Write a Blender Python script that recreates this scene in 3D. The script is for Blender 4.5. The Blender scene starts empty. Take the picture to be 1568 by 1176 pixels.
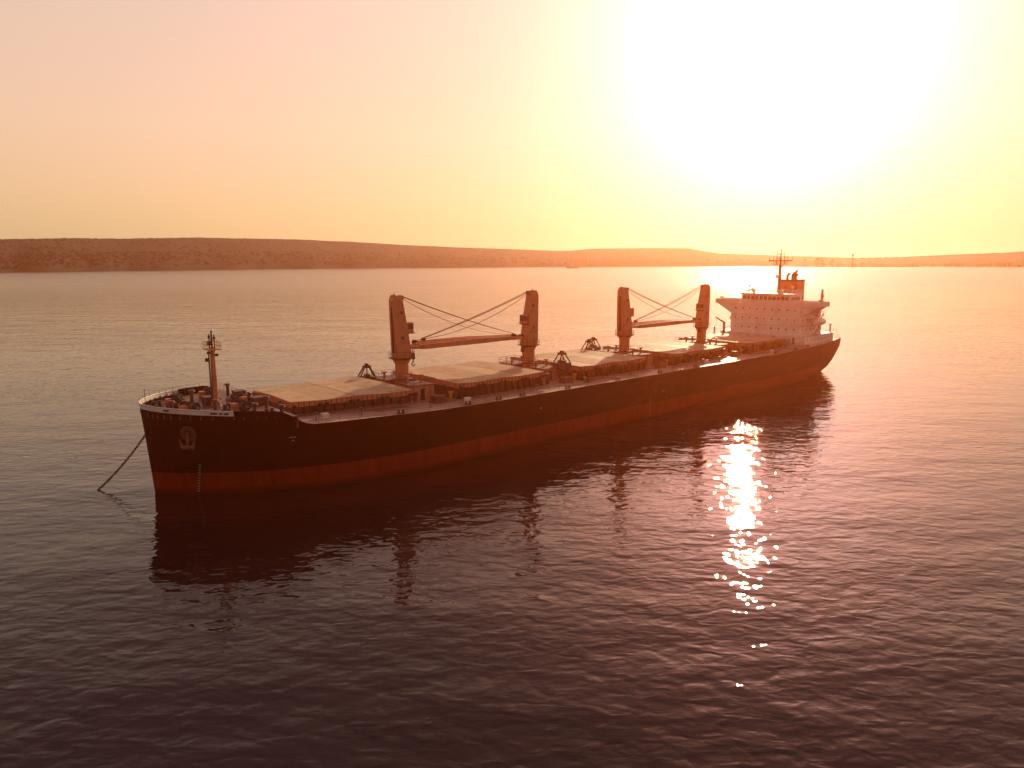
import bpy, math, random
from mathutils import Vector, Matrix, noise
random.seed(7)
R=math.radians
scene=bpy.context.scene
scene.view_settings.view_transform='Standard'
scene.view_settings.look='None'
scene.view_settings.exposure=0

# ---------------------------------------------------------------- camera
CAMH=32.0; PITCH=9.55
cam=bpy.data.cameras.new("camera"); camo=bpy.data.objects.new("camera",cam)
scene.collection.objects.link(camo); scene.camera=camo
camo.location=(0,0,CAMH); camo.rotation_euler=(R(90-PITCH),0,0)
cam.sensor_width=36; cam.lens=25.26; cam.clip_start=0.5; cam.clip_end=200000

# ---------------------------------------------------------------- sun + sky
SAZ=18.4; SEL=18.3
def direc(az,el): return Vector((math.sin(R(az))*math.cos(R(el)),math.cos(R(az))*math.cos(R(el)),math.sin(R(el))))
sd=direc(SAZ,SEL)
sun=bpy.data.lights.new("sun",'SUN'); suno=bpy.data.objects.new("sun",sun)
scene.collection.objects.link(suno)
sun.energy=3.2; sun.angle=R(0.5); sun.color=(1.0,0.68,0.38)
suno.rotation_euler=sd.to_track_quat('Z','Y').to_euler(); suno.location=(60,200,120)

w=bpy.data.worlds.new("World"); scene.world=w; w.use_nodes=True
nt=w.node_tree; nt.nodes.clear()
def N(t,nt=nt,**k):
    n=nt.nodes.new(t)
    for a,b in k.items(): setattr(n,a,b)
    return n
L=nt.links.new
def M(op,a,b=None,nt=None,c=None):
    n=nt.nodes.new('ShaderNodeMath'); n.operation=op
    for i,v in enumerate((a,b,c)):
        if v is None: continue
        if isinstance(v,(int,float)): n.inputs[i].default_value=v
        else: nt.links.new(v,n.inputs[i])
    return n.outputs[0]
out=N('ShaderNodeOutputWorld')
sky=N('ShaderNodeTexSky'); sky.sky_type='NISHITA'; sky.sun_disc=False
sky.sun_elevation=R(SEL); sky.sun_rotation=R(SAZ); sky.dust_density=3.0; sky.air_density=1.0
bg1=N('ShaderNodeBackground'); bg1.inputs[1].default_value=0.05
tint=N('ShaderNodeMix',data_type='RGBA',blend_type='MULTIPLY'); tint.inputs[0].default_value=1
L(sky.outputs[0],tint.inputs[6]); tint.inputs[7].default_value=(0.5,0.16,0.12,1); L(tint.outputs[2],bg1.inputs[0])
tc=N('ShaderNodeTexCoord'); nrm=N('ShaderNodeVectorMath',operation='NORMALIZE'); L(tc.outputs['Generated'],nrm.inputs[0])
sep=N('ShaderNodeSeparateXYZ'); L(nrm.outputs[0],sep.inputs[0])
ramp=N('ShaderNodeValToRGB'); L(sep.outputs[2],ramp.inputs[0])
cr=ramp.color_ramp
pts=[(0.0,(.95,.50,.21)),(0.07,(.94,.55,.28)),(0.16,(.89,.59,.39)),(0.32,(.77,.56,.45)),(0.52,(.34,.22,.22)),(1.0,(.16,.11,.14))]
cr.elements[0].position=pts[0][0]; cr.elements[0].color=(*pts[0][1],1)
cr.elements[1].position=pts[-1][0]; cr.elements[1].color=(*pts[-1][1],1)
for p,c in pts[1:-1]:
    e=cr.elements.new(p); e.color=(*c,1)
dot=N('ShaderNodeVectorMath',operation='DOT_PRODUCT'); L(nrm.outputs[0],dot.inputs[0]); dot.inputs[1].default_value=sd
# the aureole is centred a little below the sun, where the air is thicker
dot2=N('ShaderNodeVectorMath',operation='DOT_PRODUCT'); L(nrm.outputs[0],dot2.inputs[0]); dot2.inputs[1].default_value=direc(19.2,14.8)
dcl=M('MINIMUM',dot2.outputs['Value'],0.999999,nt)
ang=M('ARCCOSINE',dcl,None,nt)
def gauss(deg):
    a=M('DIVIDE',ang,R(deg),nt); b=M('MULTIPLY',a,a,nt); c=M('MULTIPLY',b,-1.0,nt)
    return M('EXPONENT',c,None,nt)
fall=M('MULTIPLY_ADD',dot.outputs['Value'],0.32,nt,0.73)
fall=M('MINIMUM',fall,1.0,nt)
def scale(col,val):
    n=nt.nodes.new('ShaderNodeVectorMath'); n.operation='SCALE'
    if isinstance(col,tuple): n.inputs[0].default_value=col
    else: L(col,n.inputs[0])
    if isinstance(val,(int,float)): n.inputs[3].default_value=val
    else: L(val,n.inputs[3])
    return n.outputs[0]
def add(a,b):
    n=nt.nodes.new('ShaderNodeVectorMath'); n.operation='ADD'; L(a,n.inputs[0]); L(b,n.inputs[1]); return n.outputs[0]
c=scale(ramp.outputs[0],fall)
c=add(c,scale((0.08,0.14,0.07),gauss(27)))
c=add(c,scale((0.18,0.17,0.22),gauss(15)))
c=add(c,scale((0.95,0.85,0.95),gauss(8.2)))
bg2=N('ShaderNodeBackground'); L(c,bg2.inputs[0]); bg2.inputs[1].default_value=1.0
ad=N('ShaderNodeAddShader'); L(bg1.outputs[0],ad.inputs[0]); L(bg2.outputs[0],ad.inputs[1]); L(ad.outputs[0],out.inputs[0])

# ---------------------------------------------------------------- materials
def mat(name,col,rough=0.6,metal=0.0,var=0.15,vscale=0.6,bump=0.0,stretch=None,dirt=None,spec=0.5):
    m=bpy.data.materials.new(name); m.use_nodes=True; t=m.node_tree
    b=t.nodes['Principled BSDF']; b.inputs['Roughness'].default_value=rough; b.inputs['Metallic'].default_value=metal
    b.inputs['Specular IOR Level'].default_value=spec
    tcn=t.nodes.new('ShaderNodeTexCoord'); mp=t.nodes.new('ShaderNodeMapping')
    t.links.new(tcn.outputs['Object'],mp.inputs[0])
    if stretch: mp.inputs['Scale'].default_value=stretch
    no=t.nodes.new('ShaderNodeTexNoise'); no.inputs['Scale'].default_value=vscale; no.inputs['Detail'].default_value=6; no.inputs['Roughness'].default_value=.65
    t.links.new(mp.outputs[0],no.inputs[0])
    r=t.nodes.new('ShaderNodeValToRGB'); t.links.new(no.outputs['Fac'],r.inputs[0])
    lo=tuple(x*(1-var) for x in col) if dirt is None else dirt
    r.color_ramp.elements[0].position=.33; r.color_ramp.elements[0].color=(*lo,1)
    r.color_ramp.elements[1].position=.62 if dirt is None else .5; r.color_ramp.elements[1].color=(*[min(1,x*(1+var)) for x in col],1)
    t.links.new(r.outputs[0],b.inputs['Base Color'])
    if bump:
        bp=t.nodes.new('ShaderNodeBump'); bp.inputs['Distance'].default_value=bump; t.links.new(no.outputs['Fac'],bp.inputs['Height']); t.links.new(bp.outputs[0],b.inputs['Normal'])
    return m
m_deck=mat("deck_paint",(.50,.32,.24),.34,var=.25,vscale=.35,dirt=(.33,.18,.13))
m_fdeck=mat("forecastle_deck_paint",(.20,.10,.07),.5,var=.25,vscale=.5,dirt=(.10,.05,.035))
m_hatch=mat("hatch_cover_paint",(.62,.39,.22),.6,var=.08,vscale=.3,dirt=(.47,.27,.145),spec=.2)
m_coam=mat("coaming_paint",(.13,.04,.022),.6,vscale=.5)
m_crane=mat("crane_paint",(.54,.18,.08),.5,vscale=.4,dirt=(.40,.12,.05))
m_dark=mat("dark_steel",(.035,.02,.015),.55,vscale=1.2,var=.3)
m_wire=mat("wire_rope",(.10,.04,.02),.6)
m_white=mat("white_paint",(.82,.72,.66),.45,var=.05,vscale=.3,dirt=(.70,.57,.50))
m_win=mat("window_glass",(.05,.03,.03),.12,var=.1)
m_yellow=mat("yellow_paint",(.65,.28,.03),.5)
m_grab=mat("grab_steel",(.07,.035,.022),.6,vscale=1.5,dirt=(.14,.05,.02))
m_rust=mat("rusty_steel",(.20,.07,.03),.75,vscale=2,dirt=(.09,.03,.015))
m_funnel=mat("funnel_paint",(.50,.16,.05),.5,dirt=(.38,.11,.035))
m_grey=mat("grey_steel",(.28,.18,.14),.55)
m_mark=mat("draft_mark_paint",(.30,.20,.17),.6,vscale=3,dirt=(.10,.05,.04))
m_pocket=mat("anchor_pocket_paint",(.13,.05,.05),.5,vscale=2,dirt=(.05,.018,.015))

def hull_mat():
    m=bpy.data.materials.new("hull_paint"); m.use_nodes=True; t=m.node_tree; b=t.nodes['Principled BSDF']
    LK=t.links.new
    tcn=t.nodes.new('ShaderNodeTexCoord'); sp=t.nodes.new('ShaderNodeSeparateXYZ'); LK(tcn.outputs['Object'],sp.inputs[0])
    mp=t.nodes.new('ShaderNodeMapping'); mp.inputs['Scale'].default_value=(.9,.9,.07); LK(tcn.outputs['Object'],mp.inputs[0])
    n1=t.nodes.new('ShaderNodeTexNoise'); n1.inputs['Scale'].default_value=1.0; n1.inputs['Detail'].default_value=7; LK(mp.outputs[0],n1.inputs[0])
    n2=t.nodes.new('ShaderNodeTexNoise'); n2.inputs['Scale'].default_value=.12; n2.inputs['Detail'].default_value=8; LK(tcn.outputs['Object'],n2.inputs[0])
    top=t.nodes.new('ShaderNodeValToRGB'); LK(n1.outputs['Fac'],top.inputs[0])
    top.color_ramp.elements[0].position=.35; top.color_ramp.elements[0].color=(.008,.0012,.0012,1)
    top.color_ramp.elements[1].position=.75; top.color_ramp.elements[1].color=(.024,.003,.0025,1)
    red=t.nodes.new('ShaderNodeValToRGB'); LK(n1.outputs['Fac'],red.inputs[0])
    red.color_ramp.elements[0].position=.3; red.color_ramp.elements[0].color=(.16,.013,.006,1)
    red.color_ramp.elements[1].position=.7; red.color_ramp.elements[1].color=(.27,.026,.010,1)
    zz=M('MULTIPLY_ADD',n2.outputs['Fac'],.12,t,sp.outputs[2])
    g=M('GREATER_THAN',zz,3.3,t)
    mx=t.nodes.new('ShaderNodeMix'); mx.data_type='RGBA'; LK(g,mx.inputs[0]); LK(red.outputs[0],mx.inputs[6]); LK(top.outputs[0],mx.inputs[7])
    zw=M('MULTIPLY_ADD',n1.outputs['Fac'],-1.0,t,sp.outputs[2])
    g2=t.nodes.new('ShaderNodeMapRange'); LK(zw,g2.inputs[0]); g2.inputs[1].default_value=-.3; g2.inputs[2].default_value=.5; g2.inputs[3].default_value=.75; g2.inputs[4].default_value=0
    mx2=t.nodes.new('ShaderNodeMix'); mx2.data_type='RGBA'; LK(g2.outputs[0],mx2.inputs[0]); LK(mx.outputs[2],mx2.inputs[6]); mx2.inputs[7].default_value=(.03,.008,.006,1)
    LK(mx2.outputs[2],b.inputs['Base Color']); b.inputs['Roughness'].default_value=.5; b.inputs['Specular IOR Level'].default_value=.08
    bp=t.nodes.new('ShaderNodeBump'); bp.inputs['Distance'].default_value=.25; bp.inputs['Strength'].default_value=.5
    mp3=t.nodes.new('ShaderNodeMapping'); mp3.inputs['Scale'].default_value=(.35,.35,.5); LK(tcn.outputs['Object'],mp3.inputs[0])
    n3=t.nodes.new('ShaderNodeTexNoise'); n3.inputs['Scale'].default_value=1; LK(mp3.outputs[0],n3.inputs[0]); LK(n3.outputs['Fac'],bp.inputs['Height']); LK(bp.outputs[0],b.inputs['Normal'])
    return m
m_hull=hull_mat()

# ---------------------------------------------------------------- mesh builder
class MB:
    def __init__(s,name): s.name=name; s.v=[]; s.f=[]; s.m=[]; s.mats=[]; s.sm=[]
    def mi(s,m):
        if m not in s.mats: s.mats.append(m)
        return s.mats.index(m)
    def add(s,vs,fs,m,smooth=False):
        o=len(s.v); s.v+= [tuple(a) for a in vs]; k=s.mi(m)
        for f in fs: s.f.append(tuple(i+o for i in f)); s.m.append(k); s.sm.append(smooth)
    def box(s,c,d,m,rz=0,ry=0,taper=1.0):
        x,y,z=[a/2 for a in d]
        vs=[Vector((a*x,b*y,e*z)) for e in(-1,1) for a,b in((-1,-1),(1,-1),(1,1),(-1,1))]
        for i in range(4,8): vs[i].x*=taper; vs[i].y*=taper
        mt=Matrix.Translation(c)@Matrix.Rotation(rz,4,'Z')@Matrix.Rotation(ry,4,'Y')
        s.add([mt@q for q in vs],[(0,3,2,1),(4,5,6,7),(0,1,5,4),(1,2,6,5),(2,3,7,6),(3,0,4,7)],m)
    def hexa(s,vs,m):
        s.add(vs,[(0,3,2,1),(4,5,6,7),(0,1,5,4),(1,2,6,5),(2,3,7,6),(3,0,4,7)],m)
    def cyl(s,p,q,r1,m,r2=None,n=12,caps=True,smooth=True):
        if r2 is None:r2=r1
        p=Vector(p);q=Vector(q);d=(q-p)
        if d.length<1e-6:return
        d.normalize(); a=d.orthogonal().normalized(); b=d.cross(a)
        vs=[];fs=[]
        for k in range(n):
            t=2*math.pi*k/n; e=a*math.cos(t)+b*math.sin(t)
            vs.append(p+e*r1); vs.append(q+e*r2)
        for k in range(n):
            j=(k+1)%n; fs.append((2*k,2*j,2*j+1,2*k+1))
        s.add(vs,fs,m,smooth)
        if caps and n>2:
            s.add([vs[2*k] for k in range(n)],[tuple(range(n))[::-1]],m); s.add([vs[2*k+1] for k in range(n)],[tuple(range(n))],m)
    def wire(s,p,q,r,m,sag=0,k=8):
        p=Vector(p);q=Vector(q);pr=p
        if sag==0: s.cyl(p,q,r,m,n=4,caps=False); return
        for i in range(1,k+1):
            t=i/k; c=p.lerp(q,t); c.z-=sag*4*t*(1-t); s.cyl(pr,c,r,m,n=4,caps=False); pr=c
    def rail(s,pts,m,h=1.05,step=1.8,r=.03,bars=3):
        for a,b in zip(pts[:-1],pts[1:]):
            a=Vector(a);b=Vector(b);n=max(1,int((b-a).length/step))
            for i in range(n+1):
                p=a.lerp(b,i/n); s.cyl(p,p+Vector((0,0,h)),r,m,n=4,caps=False)
            for k in range(1,bars+1):
                z=Vector((0,0,h*k/bars)); s.cyl(a+z,b+z,r*.9,m,n=4,caps=False)
    def build(s,parent=None):
        me=bpy.data.meshes.new(s.name); me.from_pydata(s.v,[],s.f)
        for m in s.mats: me.materials.append(m)
        me.polygons.foreach_set('material_index',s.m); me.polygons.foreach_set('use_smooth',s.sm)
        me.update()
        o=bpy.data.objects.new(s.name,me); scene.collection.objects.link(o)
        if parent: o.parent=parent
        return o

# ---------------------------------------------------------------- ship
ship=bpy.data.objects.new("bulk_carrier_ship",None); scene.collection.objects.link(ship)
ship.location=(-50.3,97.4,0); ship.rotation_euler=(0,0,R(42.0))
cl=lambda x,a=0.,b=1.:max(a,min(b,x))
sst=lambda t:t*t*(3-2*t)
def topz(u):
    if u<12: return 12.9-.75*cl((u+1)/13)
    if u<17: return 12.15+(9.75-12.15)*sst((u-12)/5)
    if u<45: return 9.75-.75*sst((u-17)/28)
    if u<150: return 9.0
    return 9.0+1.0*cl((u-150)/38)
def deckz(u):
    if u<15.0: return 11.3
    return topz(max(u,17))-.06 if u>=17 else 9.69
def ustem(z): return -1.0*cl(z/12.9)
def ustern(z): return 184+4.3*cl(z/8.5)**.8 if z>0 else 184+z
def hb(u,z):
    a=u-ustem(z)
    t=cl(z/11.5)**1.3
    if a<=0: return .12
    wl=16*(1-(1-cl(a/38))**2)**.85; tp=16*(1-(1-cl(a/26))**2.2)**.62
    f=wl+(tp-wl)*t
    at=16-3.2*cl((u-160)/28)**1.8; aw=16-6.5*cl((u-135)/49)**1.8
    t2=cl(z/8.)**.7
    g=aw+(at-aw)*t2
    if z<0: f*=1+z*.03; g*=1+z*.05
    return max(.12,min(f,g))
def P(u,v,z): return (u,-v,z)   # v>0 = port (camera side)

hull=MB("hull")
A=[0,.12,.35,.7,1.1,1.6,2.2,3,4,5,6.2,7.5,8.4,9.5,11,12,13,13.8,14.6,15.4,16.2,17,18,20,22.5,25,28,32,36,40]+[45+5*i for i in range(19)]+[139,143,147,151,155,159,163,167,171,175,178,181,184,186,188,189.3]
LT=189.3
BAND=.62
def hpt(a,row):
    un=a-1
    tz=topz(un)
    zz=[-2.5,0,1.6,3.3,4.6,6.2,(6.2+tz-BAND)/2,tz-BAND,tz][row]
    u=ustem(zz)+a*(ustern(zz)-ustem(zz))/LT
    return u,zz
NR=9
for side in(-1,1):
    vs=[];fs=[]
    for a in A:
        for r in range(NR):
            u,z=hpt(a,r); vs.append((u,side*hb(u,z),z))
    fw=[]
    for i in range(len(A)-1):
        for r in range(NR-1):
            q=(i*NR+r,(i+1)*NR+r,(i+1)*NR+r+1,i*NR+r+1)
            if side>0:q=q[::-1]
            if r==7 and A[i]<8.3: fw.append(q)
            else: fs.append(q)
    hull.add(vs,fs,m_hull,True); hull.add(vs,fw,m_white,True)
for i,mm in((0,m_hull),(-1,m_hull)):
    for r in range(NR-1):
        u,z=hpt(A[i],r);u2,z2=hpt(A[i],r+1)
        hull.add([(u,-hb(u,z),z),(u,hb(u,z),z),(u2,hb(u2,z2),z2),(u2,-hb(u2,z2),z2)],[(0,1,2,3)],m_white if(i==0 and r==7) else mm)
for side in(-1,1):
    pr=None
    for a in A:
        u,z=hpt(a,8); p=Vector((u,side*hb(u,z),z+.02))
        if pr is not None: hull.cyl(pr,p,.10 if a<19 else .07,m_hull if a>8.5 else m_white,n=6,caps=False)
        pr=p
for (uu,z0,z1) in((4.3,.4,4.4),(92,.5,4.3),(172,.5,4.3)):
    z=z0
    while z<z1:
        h=hb(uu,z)
        hull.add([(uu,-h-.03,z),(uu+.26,-hb(uu+.26,z)-.03,z),(uu+.26,-hb(uu+.26,z+.16)-.03,z+.16),(uu,-hb(uu,z+.16)-.03,z+.16)],[(0,1,2,3)],m_mark); z+=.4
for (uu,zz,ww) in((14.2,8.0,.9),(14.6,7.5,.35),(96,5.2,.9),(60,6.4,.5),(125,6.6,.5)):
    hull.add([(uu,-hb(uu,zz)-.04,zz),(uu+ww,-hb(uu+ww,zz)-.04,zz),(uu+ww,-hb(uu+ww,zz+.2)-.04,zz+.2),(uu,-hb(uu,zz+.2)-.04,zz+.2)],[(0,1,2,3)],m_mark)
for k,(uu,ww) in enumerate(((.6,.5),(5.0,.7),(5.9,.35),(6.4,.5))):
    zt=topz(uu)-.2; zb=zt-.25
    hull.add([(uu,-hb(uu,zb)-.05,zb),(uu+ww,-hb(uu+ww,zb)-.05,zb),(uu+ww,-hb(uu+ww,zt)-.05,zt),(uu,-hb(uu,zt)-.05,zt)],[(0,1,2,3)],m_dark)
hull.build(ship)

# decks
dk=MB("deck")
def deckstrip(us,zf,m,inset=.05):
    vs=[];fs=[]
    for u in us:
        z=zf(u); h=hb(u,z)-inset; vs+=[(u,-h,z),(u,h,z)]
    for i in range(len(us)-1): fs.append((2*i,2*i+2,2*i+3,2*i+1))
    dk.add(vs,fs,m)
deckstrip([-.7,-.4,0,.5,1,2,3,4,5.5,7,9,11,13,15],lambda u:11.3,m_fdeck,.12)
deckstrip([15.02,16,17,19,22,26,30,35,40,45]+[50+5*i for i in range(20)]+[150,155,160,165,170,175,180,184,187,188],deckz,m_deck)
dk.add([(15.01,-14.6,9.6),(15.01,14.6,9.6),(15.01,14.6,11.3),(15.01,-14.6,11.3)],[(0,1,2,3)],m_crane)
for a in A:
    if .3<a<13.5:
        for sdn in(-1,1):
            u=a-.9; h=hb(u,12)-.25
            dk.box((u,sdn*h,11.8),(.08,.4,1.0),m_coam)
dk.build(ship)

# railings along main deck
rl=MB("railing")
for sdn in(-1,1):
    pts=[]
    for u in [18,21,24,28,32,36,40,45]+[55+10*i for i in range(10)]+[155,160,165,170,175,180,184,187.6]:
        z=topz(u); pts.append((u,sdn*(hb(u,z)-.15),z))
    rl.rail(pts,m_coam,h=1.0,step=2.4,r=.022)
rl.rail([(187.8,-12.3,10),(187.8,12.3,10)],m_coam,h=1.05)
rl.build(ship)

# hatches
def hatch(u0,u1,w0,w1,i):
    h=MB("cargo_hatch")
    zd=deckz((u0+u1)/2)-.05
    zc=10.75
    def q(u,e=0): return w0+(w1-w0)*(u-u0)/(u1-u0)+e
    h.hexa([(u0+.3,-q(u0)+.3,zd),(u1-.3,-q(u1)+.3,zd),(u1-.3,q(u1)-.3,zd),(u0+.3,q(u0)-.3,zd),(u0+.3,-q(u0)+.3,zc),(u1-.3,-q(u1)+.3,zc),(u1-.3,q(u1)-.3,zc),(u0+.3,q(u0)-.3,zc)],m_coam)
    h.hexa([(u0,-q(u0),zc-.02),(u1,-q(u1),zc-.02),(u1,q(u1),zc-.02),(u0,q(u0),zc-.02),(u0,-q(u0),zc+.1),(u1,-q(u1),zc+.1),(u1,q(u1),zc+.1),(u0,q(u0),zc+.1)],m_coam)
    n=int((u1-u0)/1.5)
    for k in range(n+1):
        u=u0+.5+(u1-u0-1)*k/n
        for sdn in(-1,1):
            y=sdn*(q(u)-.3)
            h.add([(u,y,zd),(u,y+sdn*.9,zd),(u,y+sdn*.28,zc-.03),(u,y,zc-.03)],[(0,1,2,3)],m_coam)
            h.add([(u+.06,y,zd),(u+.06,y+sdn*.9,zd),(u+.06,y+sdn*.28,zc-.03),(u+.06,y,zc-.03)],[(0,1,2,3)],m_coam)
    for sdn in(-1,1):
        h.cyl((u0,sdn*(q(u0)+1.3),zd+.45),(u1,sdn*(q(u1)+1.3),zd+.45),.14,m_rust,n=6)
        h.cyl((u0,sdn*(q(u0)+1.75),zd+.3),(u1,sdn*(q(u1)+1.75),zd+.3),.09,m_grey,n=6)
    npn=4
    for k in range(npn):
        a=u0-.1+(u1-u0+.2)*k/npn+.05; b=u0-.1+(u1-u0+.2)*(k+1)/npn-.05
        dz=random.uniform(-.03,.03)
        za=zc+.12; zt=zc+.95+dz
        cr_=.16
        wa,wb=q(a,.15),q(b,.15)
        tl=.09 if k%2 else -.09
        vs=[(a,-wa,za),(b,-wb,za),(b,wb,za),(a,wa,za),(a,-wa,zt-tl),(b,-wb,zt+tl),(b,0,zt+cr_+tl),(b,wb,zt+tl),(a,wa,zt-tl),(a,0,zt+cr_-tl)]
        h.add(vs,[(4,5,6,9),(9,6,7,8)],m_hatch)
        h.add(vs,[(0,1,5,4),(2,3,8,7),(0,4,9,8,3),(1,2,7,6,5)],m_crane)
        for t in range(6):
            u=a+(b-a)*(t+.5)/6
            for sdn in(-1,1):
                h.box((u,sdn*(q(u,.15)+.05),zc+.5),(.07,.10,.72),m_coam)
        for sdn in(-1,1):
            h.box((a+.5,sdn*(q(a,.3)),zc+.25),(.6,.35,.35),m_dark); h.box((b-.5,sdn*(q(b,.3)),zc+.25),(.6,.35,.35),m_dark)
    for ue in(u0-.8,u1+.8):
        for sdn in(-1,1):
            h.box((ue,sdn*q(u0)*.72,zd+1.2),(.35,.3,2.4),m_coam)
            h.cyl((ue,sdn*q(u0)*.72,zd+2.3),(ue+(1.2 if ue<u0 else -1.2),sdn*q(u0)*.72,zd+1.6),.12,m_grey,n=6)
    return h.build(ship)
H=[(17.6,37.0,6.6,9.8),(46.2,66.6,10,10),(76.8,97.6,10,10),(107.2,128.6,10,10),(139,158,10,10)]
for i,(a,b,c_,d) in enumerate(H): hatch(a,b,c_,d,i)

# cranes
def crane(u,dr,off):
    k=MB("deck_crane")
    zd=deckz(u)
    k.cyl((0,0,zd),(0,0,14.6),1.2,m_crane,n=20,caps=False)
    k.cyl((0,0,zd),(0,0,zd+.5),1.6,m_crane,n=20)
    k.cyl((0,0,14.6),(0,0,15.3),1.2,m_crane,r2=1.6,n=20)
    k.cyl((0,0,15.3),(0,0,15.6),1.65,m_dark,n=20)
    ca,sa=math.cos(off),math.sin(off)
    def T(x,y,z):
        x*=dr; return (x*ca-y*sa,x*sa+y*ca,z)
    def ring(z,x0,x1,w): return [T(x0,-w,z),T(x1,-w,z),T(x1,w,z),T(x0,w,z)]
    lv=[(15.6,-1.3,1.3,1.25),(17.5,-1.4,1.2,1.22),(22,-1.6,.6,1.05),(25.6,-1.75,.05,.9),(26.2,-1.6,-.1,.8)]
    rings=[ring(*l) for l in lv]
    for a,b in zip(rings[:-1],rings[1:]): k.hexa(a+b,m_crane)
    for y in(-.5,0,.5):
        p=T(.0,y-.1,26.1); q=T(.0,y+.1,26.1); k.cyl(p,q,.45,m_crane,n=14)
        p=T(-1.3,y-.1,26.25); q=T(-1.3,y+.1,26.25); k.cyl(p,q,.35,m_crane,n=12)
    k.cyl(T(-1,0,26.2),T(-1,0,27.1),.05,m_dark,n=5)
    k.box(T(-1.0,.5,26.5),(.25,.25,.3),m_dark)
    k.box(T(-1.65,0,20.5),(.12,.5,8),m_dark,rz=off)
    for z in(19.2,23.6): k.box(T(-.3,-1.22+.03*(z-17.5),z),(.45,.06,.5),m_dark,rz=off)
    k.cyl((0,0,15.55),(0,0,15.66),2.25,m_coam,n=16)
    pts=[(2.2*math.cos(t*math.pi/5),2.2*math.sin(t*math.pi/5),15.66) for t in range(11)]
    k.rail(pts,m_coam,h=1.1,step=1.5,r=.035,bars=2)
    k.cyl((0,0,11.9),(0,0,12.0),1.9,m_coam,n=12)
    k.rail([(1.85*math.cos(t*math.pi/4),1.85*math.sin(t*math.pi/4),12.0) for t in range(9)],m_coam,h=1.05,step=1.5,r=.03,bars=2)
    # operator cab
    k.box(T(1.45,-.2,20.9),(1.15,1.4,1.8),m_crane,rz=off,taper=.9); k.box(T(2.02,-.2,21.1),(.1,1.15,1.0),m_win,rz=off)
    k.box(T(1.45,-.93,21.1),(.8,.1,.9),m_win,rz=off)
    k.box(T(1.45,-.2,19.9),(1.6,1.9,.1),m_coam,rz=off)
    # jib
    JL=26.2; z0,z1=17.4,17.7
    for s in(-1,1):
        def sec(x,y,z,hh,ww): return [T(x,y-ww,z-hh),T(x,y+ww,z-hh),T(x,y+ww,z+hh),T(x,y-ww,z+hh)]
        S=[sec(1.2,s*1.15,z0,.22,.16),sec(4,s*1.1,z0,.42,.2),sec(JL*.6,s*.75,(z0+z1)/2+.1,.48,.2),sec(JL-1,s*.45,z1,.28,.16),sec(JL,s*.42,z1-.05,.18,.14)]
        for a,b in zip(S[:-1],S[1:]): k.hexa(a+b,m_crane)
    for x in(4,8,12,16,20,24):
        y=1.1-(x-4)*.03; k.box(T(x,0,17.5),(.3,2*y,.5),m_crane,rz=off)
    for y in(-.25,.25):
        k.cyl(T(JL,y-.1,z1+.1),T(JL,y+.1,z1+.1),.45,m_dark,n=12); k.cyl(T(JL*.93,y-.1,z1+.45),T(JL*.93,y+.1,z1+.45),.35,m_dark,n=12)
    for y in(-.7,-.35,.35,.7):
        k.wire(T(.1,y*.8,26.4),T(JL*.93,y*.5,z1+.75),.035,m_wire,sag=.35)
    for y in(-.15,.15):
        k.wire(T(.2,y,26.0),T(JL*.99,y,z1+.45),.03,m_wire,sag=1.7)
    for y in(-.2,.2): k.wire(T(JL+.35,y,z1),T(JL+.35,y,15.8),.035,m_wire)
    k.box(T(JL+.35,0,15.3),(.5,.7,1.2),m_dark,rz=off,taper=.8); k.cyl(T(JL+.35,0,14.7),T(JL+.35,0,14.2),.12,m_dark,n=6)
    hp=[(.0,14.2),(.25,14.0),(.3,13.7),(.1,13.45),(-.2,13.5),(-.32,13.75)]
    for a,b in zip(hp[:-1],hp[1:]): k.cyl(T(JL+.35+a[0],0,a[1]),T(JL+.35+b[0],0,b[1]),.1,m_dark,n=6)
    o=k.build(ship); o.location=(u,0,0)
for u,dr in((41.6,1),(72.3,-1),(102.8,1),(134.2,-1)): crane(u,dr,R(-6.0))

# mast houses and winches between the hatches
mh=MB("mast_house")
for u in(41.6,72.3,102.8,134.2):
    zd=deckz(u)
    for sdn in(-1,1):
        mh.box((u,sdn*4.3,zd+1.25),(4.2,4.6,2.5),m_crane); mh.box((u,sdn*4.3,zd+2.56),(4.6,5.0,.1),m_coam)
        mh.rail([(u-2.2,sdn*2.1,zd+2.6),(u-2.2,sdn*6.7,zd+2.6),(u+2.2,sdn*6.7,zd+2.6),(u+2.2,sdn*2.1,zd+2.6)],m_coam,r=.035,bars=2)
        mh.box((u-.3,sdn*6.63,zd+1.05),(.8,.06,1.9),m_dark)
        for dx in(-1.4,1.5):
            mh.cyl((u+dx,sdn*3.6,zd+2.6),(u+dx,sdn*3.6,zd+3.7),.22,m_crane,n=8); mh.cyl((u+dx,sdn*3.6,zd+3.7),(u+dx,sdn*3.6,zd+3.95),.48,m_crane,n=10)
        mh.cyl((u-3.2,sdn*8.6,zd),(u-3.2,sdn*8.6,zd+1.6),.3,m_dark,n=8); mh.cyl((u-3.2,sdn*8.6,zd+1.6),(u-3.2,sdn*8.6,zd+2.0),.55,m_dark,n=10)
        mh.cyl((u+3.4,sdn*9.6,zd),(u+3.4,sdn*9.6,zd+1.2),.25,m_yellow,n=8); mh.cyl((u+3.4,sdn*9.6,zd+1.2),(u+3.4,sdn*9.6,zd+1.5),.45,m_yellow,n=10)
        mh.box((u+.6,sdn*10.0,zd+.6),(2.4,1.4,1.2),m_coam)
mh.build(ship)

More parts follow.
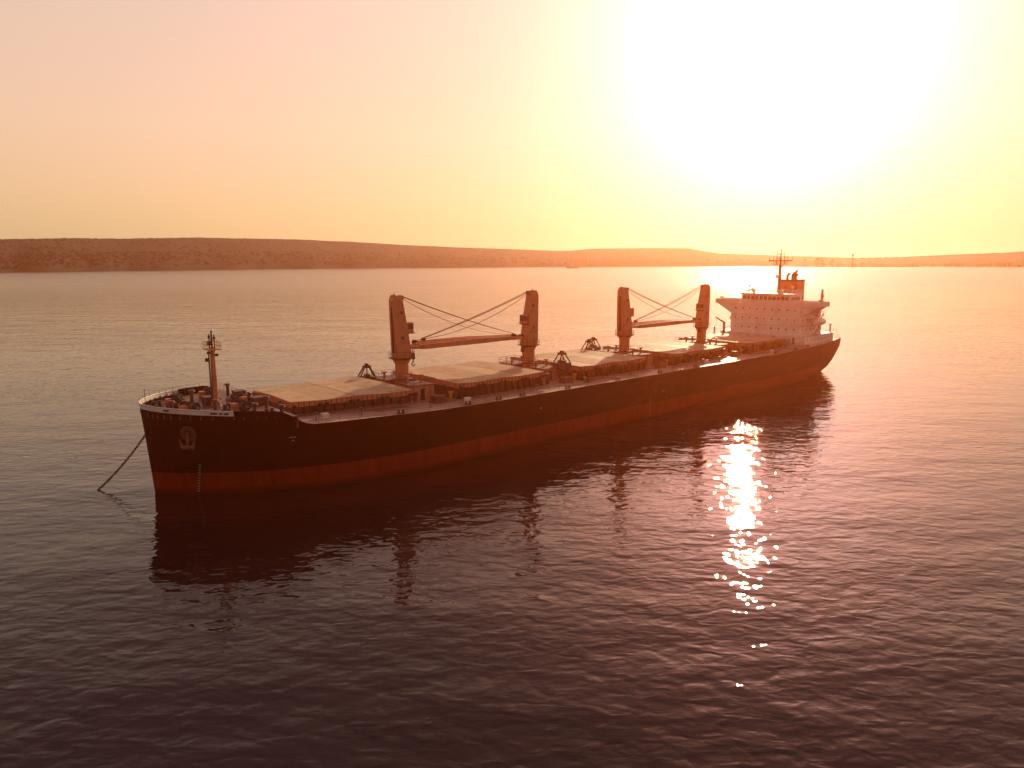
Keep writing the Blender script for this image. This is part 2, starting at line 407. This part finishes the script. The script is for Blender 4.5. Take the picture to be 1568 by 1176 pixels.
# deck fittings along the sides
df=MB("deck_fittings")
u=19
while u<165:
    zd=deckz(u)
    for sdn in(-1,1):
        e=hb(u,zd)-1.3
        if random.random()<.5:
            for dx in(-.4,.4): df.cyl((u+dx,sdn*e,zd),(u+dx,sdn*e,zd+.65),.18,m_dark,n=8)
            df.box((u,sdn*e,zd+.06),(1.4,.5,.12),m_dark)
        else:
            df.cyl((u,sdn*(e-1.8),zd),(u,sdn*(e-1.8),zd+.9),.13,m_grey,n=8); df.cyl((u,sdn*(e-1.8),zd+.9),(u,sdn*(e-1.8),zd+1.15),.28,m_dark,n=8)
        if random.random()<.2: df.box((u+1.5,sdn*(e-2.0),zd+.4),(1.0,.7,.8),random.choice([m_yellow,m_white,m_rust,m_dark]))
    u+=random.uniform(5,8.5)
for (g0,g1) in((150,161),):
    df.box(((g0+g1)/2,-15.2,9.9),(g1-g0,.7,.15),m_grey); df.rail([(g0,-14.9,9.9),(g1,-14.9,9.9)],m_grey,step=1,r=.03,bars=2)
df.build(ship)

# grabs
def grab(u,v,z):
    g=MB("grab_bucket")
    for s in(-1,1):
        prof=[(0,0),(s*.9,.05),(s*1.5,.6),(s*1.6,1.5),(s*.1,1.6)]
        for a,b in((-1.1,1.1),):
            n=len(prof); vs=[(x,a,zz) for x,zz in prof]+[(x,b,zz) for x,zz in prof]
            fs=[tuple(range(n)),tuple(range(n,2*n))]+[(i,(i+1)%n,n+(i+1)%n,n+i) for i in range(n)]
            g.add(vs,fs,m_grab)
        for y in(-.9,.9):
            g.cyl((s*1.45,y,1.5),(s*.45,y*.55,3.3),.13,m_grab,n=6)
            g.cyl((s*1.2,y,.6),(s*1.45,y,1.6),.13,m_grab,n=6)
    g.box((0,0,1.75),(.8,1.8,.5),m_grab); g.box((0,0,3.35),(1.3,1.3,.4),m_grab)
    for y in(-.3,.3): g.cyl((0,y-.1,3.6),(0,y+.1,3.6),.35,m_dark,n=10)
    for y in(-.25,.25): g.cyl((0,y,1.9),(0,y,3.3),.06,m_dark,n=5)
    g.box((0,0,-.12),(3.6,2.8,.14),m_rust)
    for x in(-1.3,1.3): g.box((x,0,-.6),(.25,2.2,.9),m_rust)
    o=g.build(ship); o.location=P(u,v,z); o.rotation_euler=(0,0,random.uniform(-.4,.4))
grab(38.8,-7.2,10.2); grab(100.0,-8.5,10.2); grab(75.2,6.6,10.8); grab(106,-12.4,10.0)

# forecastle gear
fc=MB("forecastle_gear")
def winch(x,y,rz=0):
    c,s=math.cos(rz),math.sin(rz)
    def W(a,b,z): return (x+a*c-b*s,y+a*s+b*c,11.3+z)
    fc.box(W(0,0,.15),(2.4,3.6,.3),m_dark,rz=rz)
    fc.cyl(W(0,-1.7,.95),W(0,1.7,.95),.18,m_grey,n=8)
    for b in(-1.2,-.1,.3,1.3): fc.cyl(W(0,b-.05,.95),W(0,b+.05,.95),.75,m_dark,n=14)
    fc.cyl(W(0,-1.1,.95),W(0,-.2,.95),.5,m_rust,n=12); fc.cyl(W(0,.4,.95),W(0,1.2,.95),.42,m_grab,n=12)
    fc.cyl(W(0,1.7,.95),W(0,2.2,.95),.35,m_grey,n=10)
    fc.box(W(-1.0,.1,.75),(.9,.9,1.1),m_crane,rz=rz)
winch(4.6,-3.0,.35);winch(4.6,3.0,-.35);winch(10.5,-6.5,.1);winch(10.5,6.3,-.1);winch(12.5,-1.2,1.57)
for x,y in((1.2,-2.2),(1.2,2.2),(6.6,-8.6),(6.6,8.6),(2.6,-5.3),(2.6,5.3),(12.6,-10.8),(12.6,10.8),(8.2,-9.6),(9.4,-4)):
    for d in(-.4,.4): fc.cyl((x+d,y,11.3),(x+d,y,12.15),.25,m_dark,n=10)
    fc.box((x,y,11.36),(1.7,.7,.12),m_dark)
for x,y,h in((7.2,-5.4,1.7),(7.4,4.8,1.7),(13.6,-7.6,1.7),(13.6,7,1.7),(11.3,-9,1.2),(3.2,0.6,1.2),(13.8,-12.2,1.1)):
    fc.cyl((x,y,11.3),(x,y,11.3+h),.25,m_coam,n=10); fc.cyl((x,y,11.3+h),(x,y,11.6+h),.5,m_coam,r2=.4,n=12)
for x,y in((14,-3.5),(14,3.5),(8.8,1.6)):
    fc.box((x,y,11.9),(1.6,1.6,1.2),m_coam); fc.box((x,y,12.55),(1.8,1.8,.1),m_coam)
for x,y in((5.8,-7.2),(9,-8)):
    for k in range(4):
        pr=None
        for t in range(13):
            an=t*math.pi/6; p=(x+.55*math.cos(an),y+.55*math.sin(an),11.4+.12*k)
            if pr: fc.cyl(pr,p,.07,m_grey,n=4,caps=False)
            pr=p
fc.rail([(14.7,-13.5,11.3),(14.7,13.5,11.3)],m_coam,r=.035)
fc.cyl((-.3,0,12.9),(-.3,0,15.0),.05,m_grey,n=6)
for sdn in(-1,1):
    pr=[(a-1.0,sdn*(hb(a-1,12.8)-.12),topz(a-1)) for a in(.6,1.6,3,5,7.5,10,12.5)]
    fc.rail(pr,m_coam,h=.55,step=1.6,r=.03,bars=1)
fc.build(ship)

# foremast
fm=MB("foremast")
x=9.2
fm.cyl((x,0,11.3),(x,0,12.3),.75,m_crane,r2=.6,n=14)
fm.cyl((x,0,12.3),(x,0,20.0),.46,m_crane,r2=.3,n=14)
fm.box((x,0,19.7),(1.7,2.4,.12),m_crane)
fm.rail([(x-.85,-1.2,19.76),(x+.85,-1.2,19.76),(x+.85,1.2,19.76),(x-.85,1.2,19.76),(x-.85,-1.2,19.76)],m_crane,h=1.0,step=.8,r=.04,bars=2)
fm.cyl((x,0,20),(x,0,22.4),.12,m_dark,n=6)
for y in(-1.0,1.0):
    fm.cyl((x,y,19.8),(x,y,21.9),.07,m_dark,n=6); fm.cyl((x,y,21.2),(x,y,21.6),.18,m_dark,n=8)
fm.cyl((x,-1.2,21.0),(x,1.2,21.0),.06,m_dark,n=6)
fm.box((x-.4,.0,20.6),(.5,.5,.6),m_dark)
for s in(-1,1): fm.cyl((x,s*.2,18.6),(x,s*1.1,19.65),.07,m_crane,n=5); fm.box((x,s*1.5,19.0),(.5,.35,.35),m_dark)
fm.box((x-.55,0,15.8),(.08,.45,7.4),m_dark)
fm.cyl((x,.3,17.8),(x-.2,1.9,18.0),.05,m_dark,n=5); fm.cyl((x-.2,1.9,17.7),(x-.2,1.9,18.2),.28,m_dark,n=10)
fm.build(ship)

# superstructure
ss=MB("superstructure")
def wbox(u0,u1,w,z0,z1,m=m_white): ss.box(((u0+u1)/2,0,(z0+z1)/2),(u1-u0,2*w,z1-z0),m)
Z=[9.3,12.0,14.7,17.4,20.1]
wbox(164.5,182,13.2,9.3,12.0)
wbox(166,178.6,10.8,12.1,20.1)
wbox(178.62,182,8.5,12.1,17.4)
for i,z in enumerate(Z[1:]):
    wbox(165.7,180.2 if i>0 else 183.5,11.6 if i else 13.7,z-.02,z+.12,m_white)
    if i>0: ss.rail([(179.9,-11.4,z+.12),(167,-11.4,z+.12)],m_white,r=.04)
    if i>0: ss.rail([(179.9,-11.4,z+.12),(179.9,11.4,z+.12)],m_white,r=.04)
ss.rail([(183.3,-13.5,12.12),(165.9,-13.5,12.12),(165.9,-11.8,12.12)],m_white,r=.04)
ss.rail([(183.3,13.5,12.12),(165.9,13.5,12.12),(165.9,11.8,12.12)],m_white,r=.04)
def winx(x,y,z,w,h):
    ss.box((x-.02,y,z),(.10,w+.14,h+.14),m_white); ss.box((x-.06,y,z),(.08,w,h),m_win)
def winy(x,y,z,w,h):
    ss.box((x,y-.02,z),(w+.14,.10,h+.14),m_white); ss.box((x,y-.06,z),(w,.08,h),m_win)
for z in(13.5,16.2,18.9):
    for k in range(9):
        y=-9.2+k*2.3
        if z==13.5 and k in(4,): continue
        winx(166,y,z,.42,.5)
    for k in range(5): winy(167.6+k*2.4,-10.8,z,.42,.5)
for k in range(8): winy(166+k*2.1,-13.2,10.9,.35,.35)
for y in(-10,-4,4,10): ss.box((164.48,y,10.5),(.08,.8,1.9),m_grey)
for z in(13.2,15.9,18.6): ss.box((177.4,-10.82,z),(.9,.08,1.9),m_grey)
wbox(166.2,172.5,7.6,20.22,23.2)
ss.box((168.9,0,20.2),(6.6,32.0,.22),m_white)
for s in(-1,1):
    ss.box((165.65,s*11.9,20.85),(.1,8.2,1.2),m_white); ss.box((172.15,s*11.9,20.85),(.1,8.2,1.2),m_white)
    ss.box((168.9,s*15.95,20.85),(6.4,.1,1.2),m_white)
    ss.box((168,s*15.3,21.8),(1.0,.7,.5),m_grey)
    for uu in(166.3,171.3):
        ss.add([(uu,s*10.8,17.2),(uu,s*10.8,20.05),(uu,s*15.7,20.05)],[(0,1,2)],m_white)
        ss.add([(uu+.2,s*10.8,17.2),(uu+.2,s*10.8,20.05),(uu+.2,s*15.7,20.05)],[(0,1,2)],m_white)
        ss.add([(uu,s*10.8,17.2),(uu+.2,s*10.8,17.2),(uu+.2,s*15.7,20.05),(uu,s*15.7,20.05)],[(0,1,2,3)],m_white)
ss.box((165.65,0,20.75),(.1,15.4,.9),m_white)
ss.box((166.14,0,22.1),(.1,14.8,1.0),m_win)
for k in range(12): ss.box((166.08,-7.3+k*14.6/11,22.1),(.12,.3,1.05),m_white)
ss.box((169,-7.62,22.1),(5,.08,1.0),m_win)
for k in range(5): ss.box((166.7+k*1.15,-7.66,22.1),(.22,.08,1.05),m_white)
ss.box((169.2,0,23.3),(7.4,16.4,.2),m_white)
ss.rail([(165.7,-8,23.4),(165.7,8,23.4)],m_white,r=.045,h=1.0,step=1.2); ss.rail([(165.7,-8,23.4),(172.7,-8,23.4),(172.7,8,23.4),(165.7,8,23.4)],m_white,r=.045,h=1.0)
ss.box((167.6,-4.0,23.9),(.9,.9,1.0),m_white); ss.cyl((167.5,4.5,23.4),(167.5,4.5,24.6),.4,m_white,n=10)
for y,h in((-6.8,1.4),(6.6,1.6)):
    ss.cyl((168.5,y,23.4),(168.5,y,23.4+h),.12,m_white,n=6)
    for t in range(5):
        a0=t*math.pi/5; a1=(t+1)*math.pi/5
        ss.cyl((168.5,y,23.4+h+.45-.45*math.cos(a0)),(168.5,y,23.4+h+.45-.45*math.cos(a1)),max(.03,.45*math.sin(a0)),m_white,r2=max(.03,.45*math.sin(a1)),n=12)
for (z0,z1,x0,x1) in((12.1,14.7,174,177),(14.8,17.4,177,174),(17.5,20.1,174,177)):
    ss.add([(x0,-11.9,z0),(x1,-11.9,z1),(x1,-11.2,z1),(x0,-11.2,z0)],[(0,1,2,3)],m_grey)
    ss.rail([(x0,-11.9,z0),(x1,-11.9,z1)],m_white,r=.04,h=.9)
ss.build(ship)

mm_=MB("radar_mast")
x=173.6
mm_.cyl((x,0,20),(x,0,31.6),.62,m_crane,r2=.42,n=12)
mm_.box((x,0,27.8),(2.2,2.6,.15),m_crane); mm_.box((x,0,31.5),(2.4,3.2,.15),m_crane)
mm_.rail([(x-1.2,-1.6,31.6),(x+1.2,-1.6,31.6),(x+1.2,1.6,31.6),(x-1.2,1.6,31.6),(x-1.2,-1.6,31.6)],m_crane,r=.05,step=.8,bars=2)
mm_.cyl((x,-3.6,32.7),(x,3.6,32.7),.15,m_dark,n=6)
mm_.cyl((x,0,31.6),(x,0,36.2),.25,m_dark,r2=.1,n=8)
for y in(-3.5,-2.2,2.2,3.5): mm_.cyl((x,y,32.6),(x,y,34.3-abs(y)*.15),.08,m_dark,n=5); 
for y in(-1.2,1.2): mm_.cyl((x,y,31.6),(x,y,35.4),.09,m_dark,n=5)
mm_.cyl((x,-1.3,34.6),(x,1.3,34.6),.08,m_dark,n=5)
mm_.box((x-1.6,0,28.5),(.3,3.6,.3),m_white,rz=.5); mm_.cyl((x-1.6,0,27.8),(x-1.6,0,28.4),.25,m_dark,n=8)
mm_.box((x-1.5,0,27.7),(2.2,.8,.15),m_crane)
mm_.box((x-1.0,0,33.3),(.25,2.6,.25),m_white,rz=-.4)
for s in(-1,1): mm_.wire((x,s*.3,31.4),(x+5,s*5,23.5),.04,m_wire)
mm_.build(ship)

fn=MB("funnel")
def fr(z,x0,x1,w,c=.7): return [(x0+c,-w,z),(x1-c,-w,z),(x1,-w+c,z),(x1,w-c,z),(x1-c,w,z),(x0+c,w,z),(x0,w-c,z),(x0,-w+c,z)]
for (z0,z1,m) in((12.1,17.4,m_white),(17.4,21,m_white),(21,26.6,m_funnel),(26.6,27.2,m_dark)):
    e=.0 if m is not m_dark else .05
    a=fr(z0,178.9,184.6,2.7+e); b=fr(z1,178.9,184.6,2.7+e)
    fn.add(a+b,[(i,(i+1)%8,8+(i+1)%8,8+i) for i in range(8)]+[tuple(range(8,16))],m)
for (y,dx,h) in((-.9,0,2.6),(.3,.8,2.0),(1.2,-.6,1.7),(-.3,1.6,1.4)):
    fn.cyl((181.2+dx,y,27.2),(181.2+dx,y,27.2+h*.6),.36,m_dark,n=10); fn.cyl((181.2+dx,y,27.2+h*.6),(181.2+dx+1.0,y,27.2+h),.36,m_dark,r2=.33,n=10)
fn.build(ship)

af=MB("aft_deck_gear")
for s in(-1,1):
    af.cyl((178,s*11,20.2),(178,s*11,24.6),.5,m_crane,r2=.25,n=10); af.cyl((178,s*11,24.2),(174.5,s*13,22.6),.18,m_crane,n=8)
for (xx,yy) in((161.5,10.2),):
    af.cyl((xx,yy,9.2),(xx,yy,15),.35,m_grey,n=10); af.cyl((xx,yy,14.6),(xx-5,yy-.5,16.4),.22,m_grey,n=8); af.wire((xx,yy,15),(xx-5,yy-.5,16.4),.05,m_wire)
    af.cyl((xx-5,yy-.5,16.4),(xx-5,yy-.5,12.5),.04,m_wire,n=4)
    af.cyl((xx-.9,yy+2.6,9.2),(xx-.9,yy+2.6,13.6),.25,m_white,n=8); af.box((xx-.9,yy+2.6,13.2),(1.6,1.6,.1),m_white)
for y in(-9,-5,0,5,9):
    af.box((161.8,y,10.2),(2.0,1.6,1.9),random.choice([m_white,m_crane,m_grey])); af.cyl((163.2,y+1.4,9.2),(163.2,y+1.4,11.6),.3,m_white,n=8); af.cyl((163.2,y+1.4,11.6),(163.2,y+1.4,12.0),.55,m_white,n=8)
for x0,y0 in((184.8,-7),(184.8,7),(185.5,0)):
    af.box((x0,y0,10.2),(2,3,.4),m_dark); af.cyl((x0,y0-1.4,11),(x0,y0+1.4,11),.6,m_rust,n=12); af.box((x0-.8,y0,10.8),(.8,.9,1.2),m_crane)
for y0 in(-11,-9.5,9.5,11): af.cyl((186.3,y0,9.9),(186.3,y0,10.9),.25,m_dark,n=8)
for y0,h in((-11.5,4.2),(11.3,4)): af.cyl((183.6,y0,9.9),(183.6,y0,9.9+h),.28,m_white,n=8); af.cyl((183.6,y0,9.9+h),(183.6,y0,10.3+h),.5,m_white,n=8)
af.cyl((187.6,0,10),(188.3,0,14.5),.07,m_white,n=6)
for s in(-1,1):
    prof=[(-3.6,.15),(-3.2,.75),(-2,1.15),(0,1.3),(2,1.15),(3.2,.75),(3.6,.15)]
    for a,b in zip(prof[:-1],prof[1:]): af.cyl((173+a[0],s*12.9,15.6),(173+b[0],s*12.9,15.6),a[1]*.85,m_white,r2=b[1]*.85,n=14,caps=False)
    af.box((172,s*12.9,16.7),(1.8,1.1,.6),m_white,taper=.8)
    for dx in(-2.6,2.6):
        af.box((173+dx,s*12.2,13.5),(.35,.35,3.0),m_white); af.cyl((173+dx,s*11.6,14.6),(173+dx,s*12.9,18),.15,m_white,n=6); af.cyl((173+dx,s*12.9,18),(173+dx,s*12.9,16.6),.05,m_wire,n=4)
af.build(ship)

# anchors + chain
an=MB("anchor")
for s in(-1,1):
    u0,z0=3.0,9.3; y=s*(hb(u0,z0))
    du=hb(u0+.5,z0)-hb(u0-.5,z0); nrm_=Vector((-du,s*1.0,-.35)).normalized()
    c=Vector((u0,y,z0))
    an.cyl(c-nrm_*.6,c+nrm_*.12,1.2,m_pocket,r2=1.1,n=18)
    an.cyl(c+nrm_*.10,c+nrm_*.16,.55,m_dark,n=12)
    if s<0:
        an.cyl(c+nrm_*.35+Vector((0,0,.3)),c+nrm_*.45+Vector((0,0,-1.7)),.2,m_rust,n=8)
        f=nrm_.cross(Vector((0,0,1))).normalized()
        b=c+nrm_*.45+Vector((0,0,-1.7))
        an.cyl(b-f*.8,b+f*.8,.3,m_rust,n=8)
        for q in(-1,1): an.cyl(b+f*.75*q,b+f*1.1*q+Vector((0,0,1.2)),.24,m_rust,r2=.05,n=8)
an.build(ship)
ch=MB("anchor_chain")
p0=Vector((2.2,5.6,9.2)); p1=Vector((-6.4,7.2,-.6)); n=34
for i in range(n):
    t0=i/n;t1=(i+1)/n
    def cp(t): p=p0.lerp(p1,t); p.z-=.8*4*t*(1-t); return p
    a=cp(t0);b=cp(t1);d=(b-a).normalized();e=d.orthogonal().normalized()
    if i%2: e=d.cross(e)
    a=a-d*.06;b=b+d*.06
    for q in(-1,1): ch.cyl(a+e*.12*q,b+e*.12*q,.06,m_dark,n=5)
    ch.cyl(a-e*.12,a+e*.12,.06,m_dark,n=5); ch.cyl(b-e*.12,b+e*.12,.06,m_dark,n=5)
ch.build(ship)

# ---------------------------------------------------------------- water
def water_mat():
    m=bpy.data.materials.new("sea_water"); m.use_nodes=True; t=m.node_tree; b=t.nodes['Principled BSDF']; LK=t.links.new
    b.inputs['Base Color'].default_value=(.016,.008,.009,1); b.inputs['IOR'].default_value=1.333
    g=t.nodes.new('ShaderNodeNewGeometry')
    def nz(sx,sy,rot,detail,rough=.5,dist=0):
        mp=t.nodes.new('ShaderNodeMapping'); mp.inputs['Scale'].default_value=(1/sx,1/sy,1); mp.inputs['Rotation'].default_value=(0,0,R(rot)); LK(g.outputs['Position'],mp.inputs[0])
        n=t.nodes.new('ShaderNodeTexNoise'); n.inputs['Scale'].default_value=1; n.inputs['Detail'].default_value=detail; n.inputs['Roughness'].default_value=rough; n.inputs['Distortion'].default_value=dist
        LK(mp.outputs[0],n.inputs[0]); return n.outputs['Fac']
    big=nz(120,45,8,3)
    pm=t.nodes.new('ShaderNodeMapRange'); LK(big,pm.inputs[0]); pm.inputs[1].default_value=.35; pm.inputs[2].default_value=.65; pm.inputs[3].default_value=.5; pm.inputs[4].default_value=1.35
    # open water away from the anchorage is choppier (unresolved capillary waves = roughness)
    spx=t.nodes.new('ShaderNodeSeparateXYZ'); LK(g.outputs['Position'],spx.inputs[0])
    far=t.nodes.new('ShaderNodeMapRange'); LK(spx.outputs[1],far.inputs[0]); far.inputs[1].default_value=250; far.inputs[2].default_value=1200; far.inputs[3].default_value=1.0; far.inputs[4].default_value=1.8
    rg=t.nodes.new('ShaderNodeMapRange'); LK(spx.outputs[1],rg.inputs[0]); rg.inputs[1].default_value=180; rg.inputs[2].default_value=1100; rg.inputs[3].default_value=.008; rg.inputs[4].default_value=.17
    LK(rg.outputs[0],b.inputs['Roughness'])
    amp=M('MULTIPLY',pm.outputs[0],far.outputs[0],t)
    a=M('MULTIPLY',nz(24,11,-12,1),.34,t)
    b_=M('MULTIPLY',M('MULTIPLY',nz(4.4,2.6,18,2,.5,.3),.15,t),far.outputs[0],t)
    c_=M('MULTIPLY',M('MULTIPLY',nz(1.9,1.15,-24,2,.45,.4),.085,t),amp,t)
    h=M('ADD',M('ADD',a,b_,t),c_,t)
    bp=t.nodes.new('ShaderNodeBump'); bp.inputs['Distance'].default_value=1.0; bp.inputs['Strength'].default_value=1.0
    LK(h,bp.inputs['Height']); LK(bp.outputs[0],b.inputs['Normal'])
    return m
wm=MB("sea_water"); mw=water_mat()
S=90000
wm.add([(-S,-3000,0),(S,-3000,0),(S,S,0),(-S,S,0)],[(0,1,2,3)],mw); wm.build()

# ---------------------------------------------------------------- hills
def azd(px): return math.atan((px-784)/1115.)
def interp(tab,x):
    if x<=tab[0][0]: return tab[0][1]
    for (a,b),(c,d) in zip(tab[:-1],tab[1:]):
        if x<=c: return b+(d-b)*(x-a)/(c-a)
    return tab[-1][1]
m_hill=mat("hill_vegetation",(.040,.034,.026),.95,var=.3,vscale=.004,dirt=(.020,.019,.015),stretch=(1,1,3),spec=.1)
m_tree=mat("tree_foliage",(.034,.030,.02),.95,var=.3,vscale=.05,dirt=(.018,.016,.01),spec=.1)
def land(name,p0,p1,dist,ridge,depth,seedz):
    h=MB(name); n=300; rows=14
    vs=[];fs=[]
    for i in range(n+1):
        px=p0+(p1-p0)*i/n
        az=azd(px)
        D=interp(dist,px); rp=interp(ridge,px)
        D+=D*.02*noise.noise(Vector((px*.02,seedz,0)))*2
        dep=interp(depth,px)
        Hh=CAMH+rp/1115*(D+dep)
        for r in range(rows+1):
            t=r/rows
            d=(D+dep*1.6*t)/math.cos(az)
            if t<.625: s=t/.625; pr=.22*cl(s/.08)+.78*(sst(s)**.8)
            else: pr=1-.25*((t-.625)/.375)
            z=Hh*pr
            z*=1+.07*noise.fractal(Vector((px*.012,t*2.5,seedz)),1,2,3)*(1 if .05<t<.5 else .15)
            if r==0: z=-3
            vs.append((d*math.sin(az),d*math.cos(az),z))
    for i in range(n):
        for r in range(rows):
            a=i*(rows+1)+r; fs.append((a,a+rows+1,a+rows+2,a+1))
    h.add(vs,fs,m_hill,True); h.build(); return vs,rows,n
distL=[(-900,1900),(0,2430),(250,3200),(490,4300),(870,5900),(1090,7200),(1500,9500)]
ridL=[(-900,42),(-200,36),(0,35),(120,36.5),(200,36),(300,38),(380,36.5),(460,35.5),(530,32),(620,27),(700,23.5),(780,21),(850,18.5),(872,18.5),(905,21.5),(1000,22.5),(1055,22),(1075,18),(1100,14.5),(1200,11),(1300,8),(1420,4),(1500,1)]
depL=[(-900,900),(0,1000),(490,1500),(1090,1800),(1500,1500)]
vsL,rows,n=land("hills",-900,1500,distL,ridL,depL,1.3)
distR=[(1180,9000),(1300,8000),(1568,6000),(2600,4500)]
ridR=[(1180,1),(1240,7),(1300,6.5),(1380,8),(1440,11),(1500,13),(1568,16),(1800,22),(2600,30)]
depR=[(1180,700),(2600,900)]
vsR,_,_=land("headland",1180,2600,distR,ridR,depR,7.7)
tr=MB("distant_trees")
def clump(p,s):
    k=7; lay=[(0,.75),(.35,1.0),(.7,.8),(1.0,.25)]
    vs=[]
    for (z,rr) in lay:
        for j in range(k):
            a=2*math.pi*j/k; q=rr*random.uniform(.7,1.25)
            vs.append((p[0]+s*q*math.cos(a),p[1]+s*q*math.sin(a),p[2]+s*1.0*(z-.35)*random.uniform(.85,1.1)))
    fs=[(l*k+j,l*k+(j+1)%k,(l+1)*k+(j+1)%k,(l+1)*k+j) for l in range(3) for j in range(k)]+[tuple(range(3*k,4*k))]
    tr.add(vs,fs,m_tree)
def along(vs,cols,r0,r1,prob,s0,s1,reps=3):
    for i in range(cols):
        for rep in range(reps):
            if random.random()>prob(i): continue
            r=random.uniform(r0,r1); ri=int(r); fr_=r-ri; ft=random.random()
            a=Vector(vs[i*(rows+1)+ri]).lerp(Vector(vs[i*(rows+1)+ri+1]),fr_); b=Vector(vs[(i+1)*(rows+1)+ri]).lerp(Vector(vs[(i+1)*(rows+1)+ri+1]),fr_)
            p=a.lerp(b,ft); clump(p,random.uniform(s0,s1))
along(vsL,299,8.3,8.9,lambda i:.9 if i<142 else .3,4,8,8)
along(vsL,299,0.4,3.0,lambda i:.9,5,9,12)
along(vsL,299,3,8,lambda i:.8,4,8,5)
along(vsR,299,7.5,9,lambda i:.95,10,20)
tr.build()

# harbour structures on the far shore
def pos(px,d):
    az=azd(px); return Vector((d*math.tan(az),d,0))
def hcrane(px,d,h):
    k=MB("harbor_crane"); s=h/60
    for x in(-9,9):
        for y in(-8,8): k.cyl((x*s,y*s,0),(x*.8*s,y*.7*s,38*s),1.6*s,m_rust,n=6)
    k.box((0,0,38*s),(26*s,14*s,4*s),m_rust); k.box((0,0,43*s),(12*s,9*s,7*s),m_rust)
    k.cyl((0,0,44*s),(-4*s,0,60*s),1.6*s,m_rust,n=6); k.cyl((6*s,0,42*s),(34*s,0,66*s),1.9*s,m_rust,r2=1*s,n=6)
    k.cyl((-4*s,0,60*s),(34*s,0,66*s),.7*s,m_rust,n=5); k.cyl((-4*s,0,60*s),(-10*s,0,44*s),1*s,m_rust,n=5)
    o=k.build(); o.location=pos(px,d)+Vector((0,0,3)); o.rotation_euler=(0,0,random.uniform(-.6,.6))
for px,h in((1232,82),(1251,90),(1258,75),(1274,72)): hcrane(px,6300,h)
tw=MB("harbor_tower")
tw.cyl((0,0,0),(0,0,118),6,m_rust,r2=4,n=12); tw.box((0,0,98),(15,15,12),m_rust); tw.box((0,0,60),(10,10,5),m_rust)
o=tw.build(); o.location=pos(1305,6300)
bd=MB("distant_town")
for k in range(70):
    px=random.uniform(1200,1600); d=interp(distR,px)*.985
    p=pos(px,d); hh=random.uniform(14,34); ww=random.uniform(14,50)
    bd.box((p.x,p.y,hh/2),(ww,14,hh),random.choice([m_grey,m_rust,m_rust])); 
    if random.random()<.4: bd.box((p.x+ww*.2,p.y,hh+3),(ww*.3,8,6),m_grey)
    if random.random()<.12: bd.cyl((p.x,p.y-8,0),(p.x,p.y-8,hh+25),2.2,m_rust,r2=1.4,n=8)
bd.build()
bt=MB("distant_barge")
bt.hexa([(-38,-6,-1),(38,-6,-1),(38,6,-1),(-38,6,-1),(-42,-7,5),(42,-7,5),(42,7,5),(-42,7,5)],m_rust)
bt.box((-26,0,9),(14,10,8),m_white); bt.box((-26,0,15),(9,8,4),m_white); bt.cyl((-24,0,17),(-24,0,24),.5,m_dark,n=6); bt.box((10,0,6),(50,10,2),m_grab)
o=bt.build(); o.location=pos(877,4600)
quay=MB("harbor_breakwater")
quay.hexa([(-700,-12,-2),(700,-12,-2),(700,12,-2),(-700,12,-2),(-700,-6,6),(700,-6,6),(700,6,6),(-700,6,6)],m_rust)
o=quay.build(); o.location=pos(1285,6250)

# ---------------------------------------------------------------- distant haze and added lens veil (scattering volumes, lit by the sun)
def haze(name,c,d,col,dens,g):
    hz=bpy.data.materials.new(name); hz.use_nodes=True; t=hz.node_tree; t.nodes.clear()
    o_=t.nodes.new('ShaderNodeOutputMaterial'); v=t.nodes.new('ShaderNodeVolumeScatter')
    v.inputs['Color'].default_value=(*col,1); v.inputs['Density'].default_value=dens; v.inputs['Anisotropy'].default_value=g
    t.links.new(v.outputs[0],o_.inputs['Volume'])
    b=MB(name); b.box(c,d,hz); b.build()
haze("lens_veil",(80,120,24),(1000,390,58),(1.0,.21,.05),.00105,.80)  # added volume around the ship, imitates an orange lens veil towards the stern
haze("distant_haze",(0,7000,119),(26000,13000,242),(1.0,.62,.38),.000045,.75)
print("VERTS",sum(len(o.data.vertices) for o in bpy.data.objects if o.type=='MESH'))
